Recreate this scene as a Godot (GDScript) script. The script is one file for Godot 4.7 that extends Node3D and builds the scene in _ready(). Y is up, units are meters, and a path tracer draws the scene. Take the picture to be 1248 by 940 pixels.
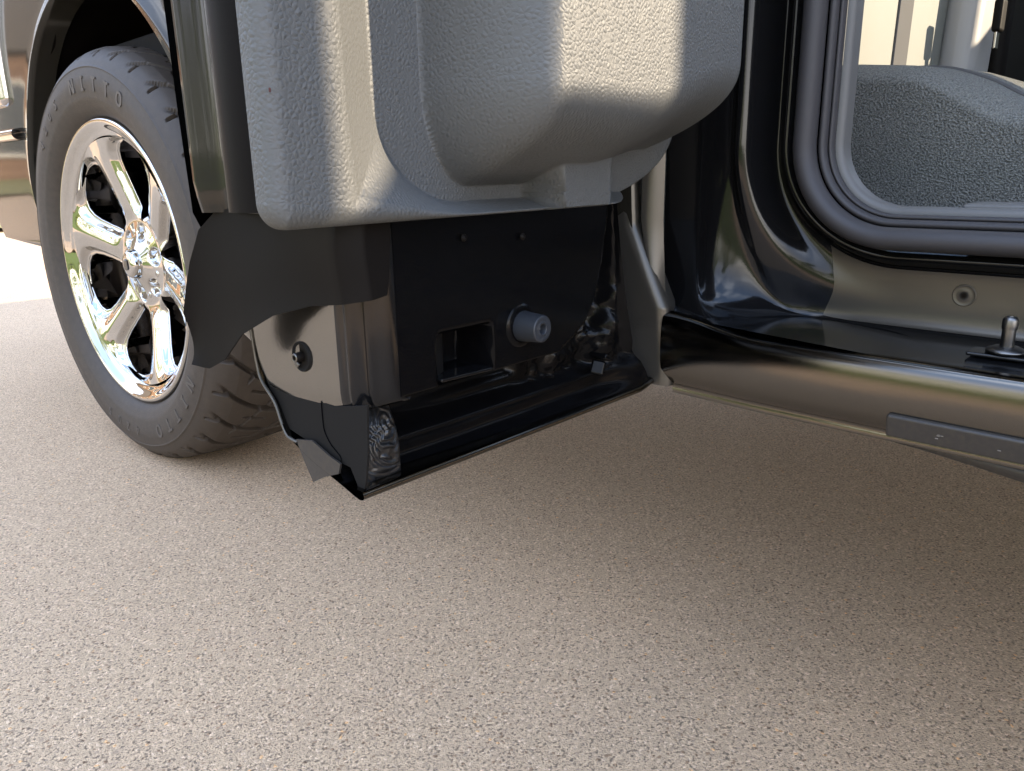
extends Node3D

# ---------------------------------------------------------------- helpers
const DOOR_O := Vector3(.598, 0, -.413)
const WHEEL_C := Vector3(.55, .40, -1.65)
var BASE := Vector3(1.43, 0, -.6)          # the truck's base point
var M := {}

func sheet(f: Callable, us: Array, vs: Array, flip := false, close_u := false) -> ArrayMesh:
	var nu := us.size()
	var nv := vs.size()
	var p := PackedVector3Array()
	p.resize(nu * nv)
	for j in nv:
		for i in nu:
			p[j * nu + i] = f.call(us[i], vs[j])
	return net(p, nu, nv, flip, close_u)

func net(p: PackedVector3Array, nu: int, nv: int, flip := false, close_u := false) -> ArrayMesh:
	var n := PackedVector3Array()
	var uv := PackedVector2Array()
	n.resize(nu * nv)
	uv.resize(nu * nv)
	for j in nv:
		for i in nu:
			var i0 := maxi(i - 1, 0)
			var i1 := mini(i + 1, nu - 1)
			if close_u and (i == 0 or i == nu - 1):
				i0 = nu - 2
				i1 = 1
			var du := p[j * nu + i1] - p[j * nu + i0]
			var dv := p[mini(j + 1, nv - 1) * nu + i] - p[maxi(j - 1, 0) * nu + i]
			var c := du.cross(dv)
			n[j * nu + i] = (c if not flip else -c).normalized() if c.length() > 1e-14 else Vector3.UP
			uv[j * nu + i] = Vector2(float(i) / (nu - 1), float(j) / (nv - 1))
	var ix := PackedInt32Array()
	for j in nv - 1:
		for i in nu - 1:
			var a := j * nu + i
			var b := a + 1
			var c := a + nu + 1
			var d := a + nu
			if flip:
				ix.append_array([a, b, c, a, c, d])
			else:
				ix.append_array([a, c, b, a, d, c])
	var arr := []
	arr.resize(Mesh.ARRAY_MAX)
	arr[Mesh.ARRAY_VERTEX] = p
	arr[Mesh.ARRAY_NORMAL] = n
	arr[Mesh.ARRAY_TEX_UV] = uv
	arr[Mesh.ARRAY_INDEX] = ix
	var m := ArrayMesh.new()
	m.add_surface_from_arrays(Mesh.PRIMITIVE_TRIANGLES, arr)
	return m

func span(a: float, b: float, n: int) -> Array:
	var r := []
	for i in n + 1:
		r.append(lerpf(a, b, float(i) / n))
	return r

func ends(n: int, tight := .25) -> Array:      # 0..1, closer together towards both ends
	var r := []
	for i in n + 1:
		var t := float(i) / n
		r.append(lerpf(t, .5 - .5 * cos(PI * t), 1.0 - tight))
	return r

func merge(list: Array) -> ArrayMesh:
	var st := SurfaceTool.new()
	st.begin(Mesh.PRIMITIVE_TRIANGLES)
	for e in list:
		if e is Array:
			st.append_from(e[0], 0, e[1])
		else:
			st.append_from(e, 0, Transform3D())
	return st.commit()

func rbox(size: Vector3, r := .01, at := Vector3.ZERO, turn := Basis()) -> ArrayMesh:
	var h := size / 2
	r = minf(r, minf(h.x, minf(h.y, h.z)) * .98)
	var list := []
	for k in 3:
		for s in [-1.0, 1.0]:
			var ku := (k + 1) % 3
			var kv := (k + 2) % 3
			var mk := func(hh: float) -> Array:
				var a := []
				for t in [0.0, .25, .6, 1.0]:
					a.append(-hh + r * t)
				for t in [1.0, .6, .25, 0.0]:
					a.append(hh - r * t)
				return a
			var f := func(u: float, v: float) -> Vector3:
				var p := Vector3.ZERO
				p[k] = s * h[k]
				p[ku] = u
				p[kv] = v
				var q := p.clamp(-h + Vector3.ONE * r, h - Vector3.ONE * r)
				return at + turn * (q + (p - q).normalized() * r)
			list.append(sheet(f, mk.call(h[ku]), mk.call(h[kv]), s < 0))
	return merge(list)

func lathe(prof: Array, seg := 48, axis := Basis(), at := Vector3.ZERO) -> ArrayMesh:   # prof: (radius, along); turned about local x of axis
	var us := span(0, TAU, seg)
	var f := func(u: float, v: float) -> Vector3:
		var q: Vector2 = prof[int(v)]
		return at + axis * Vector3(q.y, q.x * sin(u), q.x * cos(u))
	return sheet(f, us, range(prof.size()), false, true)

func curve(pts: Array, per := 6) -> Array:       # Catmull-Rom through 2-D points
	var r := []
	var n := pts.size()
	for i in n - 1:
		var a: Vector2 = pts[maxi(i - 1, 0)]
		var b: Vector2 = pts[i]
		var c: Vector2 = pts[i + 1]
		var d: Vector2 = pts[mini(i + 2, n - 1)]
		for k in per:
			r.append(b.cubic_interpolate(c, a, d, float(k) / per))
	r.append(pts[n - 1])
	return r

func along(tab: Array, t: float) -> float:       # piecewise linear lookup in [[t, value], ...]
	if t <= tab[0][0]:
		return tab[0][1]
	for i in tab.size() - 1:
		if t <= tab[i + 1][0]:
			return remap(t, tab[i][0], tab[i + 1][0], tab[i][1], tab[i + 1][1])
	return tab[-1][1]

func prism(outline: PackedVector2Array, depth: float) -> ArrayMesh:    # outline in x-y, thickness along z
	var st := SurfaceTool.new()
	st.begin(Mesh.PRIMITIVE_TRIANGLES)
	st.set_smooth_group(-1)
	var tri := Geometry2D.triangulate_polygon(outline)
	for z in [0.0, depth]:
		for k in range(0, tri.size(), 3):
			for m in [0, 1, 2]:
				var q := outline[tri[k + (m if z > 0 else 2 - m)]]
				st.add_vertex(Vector3(q.x, q.y, z))
	for i in outline.size():
		var a := outline[i]
		var b := outline[(i + 1) % outline.size()]
		for q in [Vector3(a.x, a.y, 0), Vector3(b.x, b.y, 0), Vector3(b.x, b.y, depth), Vector3(a.x, a.y, 0), Vector3(b.x, b.y, depth), Vector3(a.x, a.y, depth)]:
			st.add_vertex(q)
	st.generate_normals()
	return st.commit()

func obj(called: String, mesh: Mesh, mat: Material, parent: Node) -> MeshInstance3D:
	var o := MeshInstance3D.new()
	o.name = called
	o.mesh = mesh
	o.material_override = mat
	parent.add_child(o, true)
	return o

func ss(a: float, b: float, x: float) -> float:
	return smoothstep(a, b, x)

# ---------------------------------------------------------------- materials
func noise_img(size: int, freq: float, type := FastNoiseLite.TYPE_SIMPLEX_SMOOTH, oct := 4, sd := 1, ret := FastNoiseLite.RETURN_DISTANCE, warp := 0.0) -> Image:
	var n := FastNoiseLite.new()
	n.seed = sd
	n.noise_type = type
	n.frequency = freq
	n.fractal_octaves = oct
	if oct <= 1:
		n.fractal_type = FastNoiseLite.FRACTAL_NONE
	n.cellular_return_type = ret
	n.cellular_jitter = 1.0
	if warp > 0:
		n.domain_warp_enabled = true
		n.domain_warp_amplitude = warp
		n.domain_warp_frequency = freq * .6
	return n.get_seamless_image(size, size, false, false, .012)

func normal_of(im: Image, strength: float) -> ImageTexture:
	var b: Image = im.duplicate()
	b.convert(Image.FORMAT_RGBA8)
	b.bump_map_to_normal_map(strength)
	return ImageTexture.create_from_image(b)

func tint(im: Image, stops: Array) -> ImageTexture:   # stops: [[t, Color], ...]
	var g := Gradient.new()
	g.offsets = PackedFloat32Array(stops.map(func(s): return s[0]))
	g.colors = PackedColorArray(stops.map(func(s): return s[1]))
	var lut := []
	for i in 256:
		lut.append(g.sample(i / 255.0))
	var src: Image = im.duplicate()
	src.convert(Image.FORMAT_L8)
	var d := src.get_data()
	var out := PackedByteArray()
	out.resize(d.size() * 3)
	for i in d.size():
		var c: Color = lut[d[i]]
		out[i * 3] = c.r8
		out[i * 3 + 1] = c.g8
		out[i * 3 + 2] = c.b8
	return ImageTexture.create_from_image(Image.create_from_data(im.get_width(), im.get_height(), false, Image.FORMAT_RGB8, out))

func mat(called: String, lin: Color, rough: float, metal := 0.0, spec := .5) -> StandardMaterial3D:
	var m := StandardMaterial3D.new()
	m.resource_name = called
	m.albedo_color = lin.linear_to_srgb()
	m.roughness = rough
	m.metallic = metal
	m.metallic_specular = spec
	M[called] = m
	return m

func bump(m: StandardMaterial3D, tex: Texture2D, tile: float, strength := 1.0) -> void:
	m.normal_enabled = true
	m.normal_texture = tex
	m.normal_scale = strength
	m.uv1_triplanar = true
	m.uv1_scale = Vector3.ONE / tile

func concrete() -> void:
	var S := 1024
	var cell := noise_img(S, .16, FastNoiseLite.TYPE_CELLULAR, 1, 3, FastNoiseLite.RETURN_CELL_VALUE, 4).get_data()
	var dist := noise_img(S, .16, FastNoiseLite.TYPE_CELLULAR, 1, 3, FastNoiseLite.RETURN_DISTANCE2_SUB, 4).get_data()
	var fine := noise_img(S, .22, FastNoiseLite.TYPE_SIMPLEX_SMOOTH, 3, 9).get_data()
	var mid := noise_img(S, .035, FastNoiseLite.TYPE_SIMPLEX_SMOOTH, 3, 5).get_data()
	var pit := noise_img(S, .10, FastNoiseLite.TYPE_SIMPLEX_SMOOTH, 2, 21).get_data()
	var col := PackedByteArray()
	col.resize(S * S * 3)
	var hgt := PackedByteArray()
	hgt.resize(S * S)
	for i in S * S:
		var c: float = cell[i] / 255.0
		var d: float = dist[i] / 255.0
		var f: float = fine[i] / 255.0
		var m: float = mid[i] / 255.0
		var p: float = pit[i] / 255.0
		var stone := clampf(d * 5.0, 0, 1)
		var tone := 182.0 + 26.0 * (c - .5) + 20.0 * (f - .5) + 34.0 * (m - .5)
		var hole := smoothstep(.56, .72, p * .62 + m * .38 + (f - .5) * .36)
		tone -= 70.0 * hole + 9.0 * (1.0 - stone)
		var r := tone * 1.12
		var g := tone * .955
		var b := tone * .77
		if c > .994:
			r += 18; g += 0; b -= 18
		elif c > .93:
			r += 13; g += 13; b += 14
		elif c < .02:
			r -= 30; g -= 32; b -= 30
		elif c < .06:
			r -= 12; g -= 10; b -= 6
		col[i * 3] = clampi(int(r), 0, 255)
		col[i * 3 + 1] = clampi(int(g), 0, 255)
		col[i * 3 + 2] = clampi(int(b), 0, 255)
		hgt[i] = clampi(int(70 + 90 * stone * (.5 + .5 * c) + 55 * (f - .5) - 80 * hole + 60 * (m - .5)), 0, 255)
	var m := mat("exposed aggregate concrete", Color.WHITE, .88)
	m.albedo_texture = ImageTexture.create_from_image(Image.create_from_data(S, S, false, Image.FORMAT_RGB8, col))
	bump(m, normal_of(Image.create_from_data(S, S, false, Image.FORMAT_L8, hgt), 7.0), .50, 1.0)
	m.uv1_world_triplanar = true
	m.vertex_color_use_as_albedo = true

func materials() -> void:
	concrete()
	var peel := normal_of(noise_img(512, .035, FastNoiseLite.TYPE_SIMPLEX_SMOOTH, 2, 4), 1.6)
	var leather := noise_img(512, .045, FastNoiseLite.TYPE_CELLULAR, 1, 8, FastNoiseLite.RETURN_DISTANCE2_SUB, 9)
	var grain := normal_of(leather, 7.0)
	var fuzz_i := noise_img(512, .12, FastNoiseLite.TYPE_SIMPLEX_SMOOTH, 3, 12, 0, 6)
	var fuzz := normal_of(fuzz_i, 8.0)
	var dirt_i := noise_img(512, .012, FastNoiseLite.TYPE_SIMPLEX_SMOOTH, 5, 17)
	var m: StandardMaterial3D
	m = mat("black paint", Color(.125, .116, .104), .13, 1.0)       # gloss black with a mirror clear coat
	bump(m, peel, .016, .40)
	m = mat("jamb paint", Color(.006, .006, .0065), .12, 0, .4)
	m.clearcoat_enabled = true
	m.clearcoat = .12
	m.clearcoat_roughness = .05
	bump(m, peel, .05, .12)
	m = mat("body paint", Color(.02, .018, .014), .08, 0, .35)
	m.clearcoat_enabled = true
	m.clearcoat = .15
	bump(m, peel, .05, .08)
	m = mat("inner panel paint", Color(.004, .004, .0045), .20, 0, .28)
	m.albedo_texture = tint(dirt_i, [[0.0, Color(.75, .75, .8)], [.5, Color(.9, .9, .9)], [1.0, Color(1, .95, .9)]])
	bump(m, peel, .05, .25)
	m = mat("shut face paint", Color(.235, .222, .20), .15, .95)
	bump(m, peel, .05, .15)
	m = mat("ground sheen paint", Color(.09, .082, .070), .30, .55)  # lighter tan copy of the black paint, standing in for mirrored ground
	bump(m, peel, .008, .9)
	m = mat("sheet steel", Color(.40, .37, .32), .26, .85)
	bump(m, peel, .03, .2)
	m = mat("trim plastic", Color(.096, .098, .096), .52, 0, .45)
	bump(m, grain, .066, .55)
	m = mat("trim plastic smooth", Color(.33, .325, .32), .5)
	bump(m, grain, .03, .2)
	m = mat("ring plastic", Color(.105, .104, .102), .5)
	m = mat("dark plastic", Color(.0075, .0062, .0055), .5, 0, .22)
	bump(m, grain, .02, .15)
	m = mat("rubber", Color(.045, .043, .046), .5, 0, .4)
	bump(m, fuzz, .05, .12)
	m = mat("tyre rubber", Color(.066, .054, .044), .6, 0, .45)
	m.albedo_texture = tint(dirt_i, [[0.0, Color(.84, .83, .82)], [.55, Color(.92, .90, .88)], [1.0, Color(1, .98, .94)]])
	bump(m, fuzz, .12, .18)
	m = mat("raised lettering", Color(.072, .060, .050), .55)
	m = mat("chrome", Color(.58, .57, .55), .035, 1.0)
	m = mat("dull steel", Color(.17, .165, .16), .35, 1.0)
	bump(m, peel, .03, .3)
	m = mat("brake iron", Color(.09, .07, .06), .7, .3)
	m = mat("grey rubber", Color(.026, .029, .035), .42, 0, .5)
	m = mat("carpet", Color(.23, .236, .222), .95, 0, .2)
	m.albedo_texture = tint(fuzz_i, [[0.0, Color(.35, .35, .36)], [.45, Color(.78, .78, .78)], [.75, Color(1, 1, 1)], [1.0, Color(1, 1, 1)]])
	bump(m, fuzz, .15, 1.4)
	m.rim_enabled = true
	m.rim = .25
	m = mat("interior plastic", Color(.22, .23, .21), .6)
	bump(m, grain, .06, .15)
	m = mat("headliner", Color(.42, .41, .39), .95)
	m = mat("belt webbing", Color(.06, .06, .062), .8)
	m = mat("sealer", Color(.010, .010, .0105), .35, 0, .6)
	m = mat("underbody", Color(.014, .013, .012), .8, 0, .2)
	m = mat("dusty sill trim", Color(.045, .042, .040), .40, .1)
	m.albedo_texture = tint(dirt_i, [[0.0, Color(.82, .80, .80)], [.5, Color(.88, .86, .84)], [.8, Color(.95, .92, .86)], [1.0, Color(1, .95, .86)]])
	bump(m, peel, .04, .08)
	m = mat("chip", Color(.16, .145, .125), .7)
	m = mat("speck", Color(.07, .015, .012), .6)
	m = mat("tinted window glass", Color(.55, .80, .62), .02)
	m.albedo_color.a = .12
	m.transparency = BaseMaterial3D.TRANSPARENCY_ALPHA
	m = mat("lamp lens", Color(.55, .52, .50), .06, .85)
	m = mat("lawn", Color(.16, .19, .035), .95)
	m.albedo_texture = tint(fuzz_i, [[0.0, Color(.5, .5, .4)], [.6, Color(.9, .95, .8)], [1.0, Color(1, 1, .8)]])
	bump(m, fuzz, .6, 1.0)
	m.uv1_world_triplanar = true
	m = mat("dry grass", Color(.36, .28, .15), .95)
	m.albedo_texture = M["lawn"].albedo_texture
	bump(m, fuzz, .6, 1.0)
	m.uv1_world_triplanar = true
	m = mat("leaves", Color(.17, .20, .03), .7)
	m.backlight_enabled = true
	m.backlight = Color(.12, .16, .02).linear_to_srgb()
	m = mat("house brick", Color(.30, .19, .12), .9)
	m.albedo_texture = tint(noise_img(256, .06, FastNoiseLite.TYPE_CELLULAR, 1, 40, FastNoiseLite.RETURN_CELL_VALUE), [[0.0, Color(.65, .6, .6)], [1.0, Color(1, 1, 1)]])
	m.uv1_triplanar = true
	m.uv1_scale = Vector3(.4, .8, .4)
	m = mat("roof shingle", Color(.10, .085, .075), .9)
	m = mat("house trim", Color(.65, .62, .56), .6)
	m = mat("window pane", Color(.05, .06, .07), .05)
	m = mat("bark", Color(.12, .09, .065), .9)
	bump(m, fuzz, .3, 1.2)

# ---------------------------------------------------------------- scene
func _ready() -> void:
	# camera
	var cam := Camera3D.new()
	cam.name = "camera"
	cam.transform = Transform3D(Basis(Vector3(.704, -.017, .710), Vector3(.204, .963, -.179), Vector3(-.681, .271, .681)).orthonormalized(), Vector3(0, .575, 0))
	cam.fov = 52.887
	cam.near = .02
	cam.far = 400
	add_child(cam)
	cam.current = true
	# sky, exposure, sun
	var we := WorldEnvironment.new()
	we.name = "world_environment"
	var env := Environment.new()
	var sky := Sky.new()
	var sm := ProceduralSkyMaterial.new()
	sm.sky_top_color = Color(.47, .58, .75)
	sm.sky_horizon_color = Color(.92, .88, .81)
	sm.sky_curve = .16
	sm.ground_horizon_color = Color(.60, .58, .52)
	sm.ground_bottom_color = Color(.40, .37, .32)
	sm.sky_energy_multiplier = 1.0
	var cl := NoiseTexture2D.new()
	cl.width = 1024
	cl.height = 512
	cl.seamless = true
	var cn := FastNoiseLite.new()
	cn.seed = 6
	cn.frequency = .009
	cn.fractal_octaves = 5
	cl.noise = cn
	var ramp := Gradient.new()
	ramp.offsets = PackedFloat32Array([0, .36, .66, 1])
	ramp.colors = PackedColorArray([Color.BLACK, Color.BLACK, Color(.7, .7, .7), Color(.85, .85, .85)])
	cl.color_ramp = ramp
	sm.sky_cover = cl
	sky.sky_material = sm
	env.background_mode = Environment.BG_SKY
	env.sky = sky
	env.tonemap_mode = Environment.TONE_MAPPER_LINEAR
	env.tonemap_exposure = 5.3
	env.sdfgi_enabled = true
	env.ssao_enabled = true
	env.ssil_enabled = true
	we.environment = env
	add_child(we)
	var sun := DirectionalLight3D.new()
	sun.name = "sun"
	sun.light_energy = 1.0
	sun.light_color = Color(1, .92, .80)
	sun.light_angular_distance = .5
	sun.shadow_enabled = true
	var el := deg_to_rad(20.0)
	var az := deg_to_rad(48.0)
	var S := Vector3(cos(el) * cos(az), sin(el), cos(el) * sin(az))
	sun.basis = Basis.looking_at(-S)
	add_child(sun)
	materials()
	ground()
	var truck := Node3D.new()
	truck.name = "pickup_truck"
	truck.position = BASE
	truck.set_meta("label", "black pickup truck with its rear-hinged door open, chrome wheel and grey interior")
	truck.set_meta("category", "pickup truck")
	add_child(truck)
	body(truck)
	cab(truck)
	jamb(truck)
	door(truck)
	wheel(truck)
	surroundings()

func ground() -> void:
	var xs := []
	for v in [-60.0, -40.0, -25.0, -16.0, -10.0, -7.0, -5.0]:
		xs.append(v)
	xs.append_array(span(-4, 4, 160))
	for v in [5.0, 7.0, 10.0, 16.0, 25.0, 40.0, 60.0]:
		xs.append(v)
	var nz := FastNoiseLite.new()
	nz.seed = 31
	nz.frequency = .8
	nz.fractal_octaves = 4
	var m := sheet(func(u, v): return Vector3(u, 0, v), xs, xs, true)
	var a := m.surface_get_arrays(0)
	var cols := PackedColorArray()
	for p in a[Mesh.ARRAY_VERTEX]:
		var t := nz.get_noise_2d(p.x, p.z)
		var w := 1.0 + .07 * t
		cols.append(Color(w * .97, w * .96, w * .95))
	a[Mesh.ARRAY_COLOR] = cols
	var am := ArrayMesh.new()
	am.add_surface_from_arrays(Mesh.PRIMITIVE_TRIANGLES, a)
	var g := obj("driveway", am, M["exposed aggregate concrete"], self)
	g.set_meta("kind", "structure")
	g.set_meta("label", "speckled tan aggregate concrete driveway under the truck")
	var l := obj("lawn", sheet(func(u, v): return Vector3(u, .03 + .03 * sin(u * 3.1) * sin(v * 2.3), v), span(-60, -2.7, 90), span(-50, 50, 60), true), M["lawn"], self)
	l.set_meta("kind", "structure")
	l.set_meta("label", "sunlit green lawn beside the driveway")
	var d := obj("dry_grass_verge", sheet(func(u, v): return Vector3(u, .05 + .04 * sin(u * 2.7) * sin(v * 3.3), v), span(-5, 60, 60), span(-60, -9.8, 50), true), M["dry grass"], self)
	d.set_meta("kind", "structure")
	d.set_meta("label", "strip of dry tan grass at the far end of the driveway")

# ---------------------------------------------------------------- truck body behind the door
func body(truck: Node3D) -> void:
	var b := -BASE
	# side panel with the wheel arch: rows run from the arch edge out to the panel's border
	var ac := Vector2(-1.66, .42)            # z, y
	var side_x := func(z: float, y: float) -> float:
		return .552 + .05 * pow(clampf((.62 - y) / .30, 0, 1), 2.0) + .04 * pow(clampf((y - .8) / .4, 0, 1), 2) + .045 * ss(-.9, -.41, z)
	var f := func(u: float, v: float) -> Vector3:
		var d := Vector2(cos(u), sin(u))
		var r0 := .502
		var p0 := ac + d * r0
		# border of the panel, a rounded rectangle round the arch
		var lo := Vector2(-2.62, .40)
		var hi := Vector2(-.44, 1.06)
		var t := 1e9
		if d.x > 1e-6:
			t = minf(t, (hi.x - ac.x) / d.x)
		if d.x < -1e-6:
			t = minf(t, (lo.x - ac.x) / d.x)
		if d.y > 1e-6:
			t = minf(t, (hi.y - ac.y) / d.y)
		if d.y < -1e-6:
			t = minf(t, (lo.y - ac.y) / d.y)
		t = maxf(t, r0 + .012)
		var q := p0.lerp(ac + d * t, clampf(v, 0, 1))
		var x: float = side_x.call(q.x, q.y)
		if v < 0:                               # the lip turns inwards
			var c := ac + d * (r0 - .006 * (-v))
			return Vector3(x + .004 + .03 * (-v - .3 if v < -.3 else 0.0), c.y, c.x) + b
		x -= .010 * exp(-pow((q - p0).length() / .018, 2.0))     # flared lip
		return Vector3(x, q.y, q.x) + b
	obj("bed_side", sheet(f, span(-.04, PI + .04, 120), [-1.5, -.6, -.3, 0, .03, .06, .1, .16, .25, .4, .55, .7, .85, 1.0]), M["body paint"], truck)
	# wheel house
	var liner := func(u: float, v: float) -> Vector3:
		var r := .50 + .03 * sin(v * PI) + .006 * sin(u * 14.0)
		return Vector3(lerpf(.575, .93, v), ac.y + r * sin(u), ac.x + r * cos(u)) + b
	obj("wheel_house", sheet(liner, span(-.15, PI + .15, 60), span(0, 1, 8), true), M["dark plastic"], truck)
	var inner := func(u: float, v: float) -> Vector3:
		return Vector3(.93, ac.y + .52 * v * sin(u), ac.x + .52 * v * cos(u)) + b
	obj("wheel_house_wall", sheet(inner, span(-.15, PI + .15, 40), span(0, 1, 4)), M["underbody"], truck)
	# tail of the bed, bumper, lamp and trim strip
	obj("tail_panel", rbox(Vector3(1.62, .62, .06), .02, Vector3(1.43, .75, -2.64) + b), M["body paint"], truck)
	obj("far_bed_side", rbox(Vector3(.08, .62, 2.1), .03, Vector3(2.27, .75, -1.56) + b), M["body paint"], truck)
	obj("bed_floor", rbox(Vector3(1.6, .05, 2.1), .01, Vector3(1.43, .80, -1.56) + b), M["underbody"], truck)
	obj("near_bed_rail", rbox(Vector3(.10, .05, 2.16), .02, Vector3(.66, 1.07, -1.55) + b), M["body paint"], truck)
	var strip := func(u: float, v: float) -> Vector3:
		var z := lerpf(-2.185, -2.60, v)
		return Vector3(.548 + .016 * (-sin(u)) + .0, .672 + .014 * cos(u), z) + b
	obj("side_moulding", sheet(strip, span(0, PI, 10), span(0, 1, 4)), M["chrome"], truck)
	obj("tail_lamp", rbox(Vector3(.05, .34, .42), .022, Vector3(.560, .905, -2.445) + b), M["lamp lens"], truck)
	var rear_low := func(u: float, v: float) -> Vector3:
		var y := lerpf(.482 - .02 * (1 - u), .664, v)
		var z := lerpf(-2.11 - .03 * (1 - v), -2.62, u)
		return Vector3(.553 + .03 * pow(1 - v, 3) + .05 * pow(u, 4), y, z) + b
	obj("rear_lower_panel", sheet(rear_low, span(0, 1, 12), ends(10), true), M["black paint"], truck)
	obj("bumper_bar", rbox(Vector3(1.72, .22, .12), .05, Vector3(1.43, .55, -2.90) + b), M["chrome"], truck)
	obj("bumper_gasket", rbox(Vector3(.03, .018, .5), .008, Vector3(.585, .482, -2.36) + b, Basis(Vector3(1, 0, 0), .09)), M["rubber"], truck)
	# underside
	obj("floor_pan", rbox(Vector3(1.56, .03, 4.2), .01, Vector3(1.45, .405, -.05) + b), M["underbody"], truck)
	obj("frame_rail", rbox(Vector3(.08, .12, 4.6), .01, Vector3(1.0, .36, -.3) + b), M["underbody"], truck)
	obj("frame_rail", rbox(Vector3(.08, .12, 4.6), .01, Vector3(1.86, .36, -.3) + b), M["underbody"], truck)
	obj("axle", lathe([Vector2(.0, -.6), Vector2(.045, -.6), Vector2(.045, -.1), Vector2(.11, -.06), Vector2(.11, .06), Vector2(.045, .1), Vector2(.045, .6), Vector2(0, .6)], 20, Basis(), Vector3(1.43, .40, -1.65) + b), M["underbody"], truck)
	# outer cab corner between the door opening and the bed
	var corner := func(u: float, v: float) -> Vector3:
		var y := lerpf(.372, 1.10, v)
		var edge := -.412 + .006 * ss(.45, .37, y) - .036 * clampf((y - .446) / .075, 0, 1) - .02 * clampf((y - .521) / .3, 0, 1)
		var z := lerpf(-.50, edge, clampf(u, 0, 1))
		var x := .600 + .003 * ss(.5, .37, y)
		if u > 1:
			var a := (u - 1.0) * PI / 2
			z = edge + .010 * sin(a)
			x += .010 * (1 - cos(a)) + .03 * maxf(u - 2.0, 0)
			if u > 2:
				z = edge + .010 - .02 * (u - 2.0)
		return Vector3(x, y, z) + b
	var post := func(u: float, v: float) -> Vector3:
		var y := lerpf(.448, 1.1, v)
		var k := clampf((y - .446) / .075, 0, 1)
		return Vector3(.606 + .012 * u * u, y, lerpf(-.413 - .020 * k, -.4105 - .006 * k, u)) + b
	obj("hinge_post_edge", sheet(post, span(0, 1, 8), [0, .02, .04, .06, .09, .12, .2, .5, 1.0], true), M["ground sheen paint"], truck)  # tan colour stands in for the ground mirrored along this edge
	obj("cab_corner_panel", sheet(corner, [0, .5, .8, .95, 1, 1.2, 1.4, 1.6, 1.8, 2, 2.5, 3], [0, .02, .05, .08, .1, .102, .104, .11, .12, .14, .16, .18, .2, .205, .21, .25, .4, .6, 1.0], true), M["ground sheen paint"], truck)  # paler coat imitates a grey reflection on this panel

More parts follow.
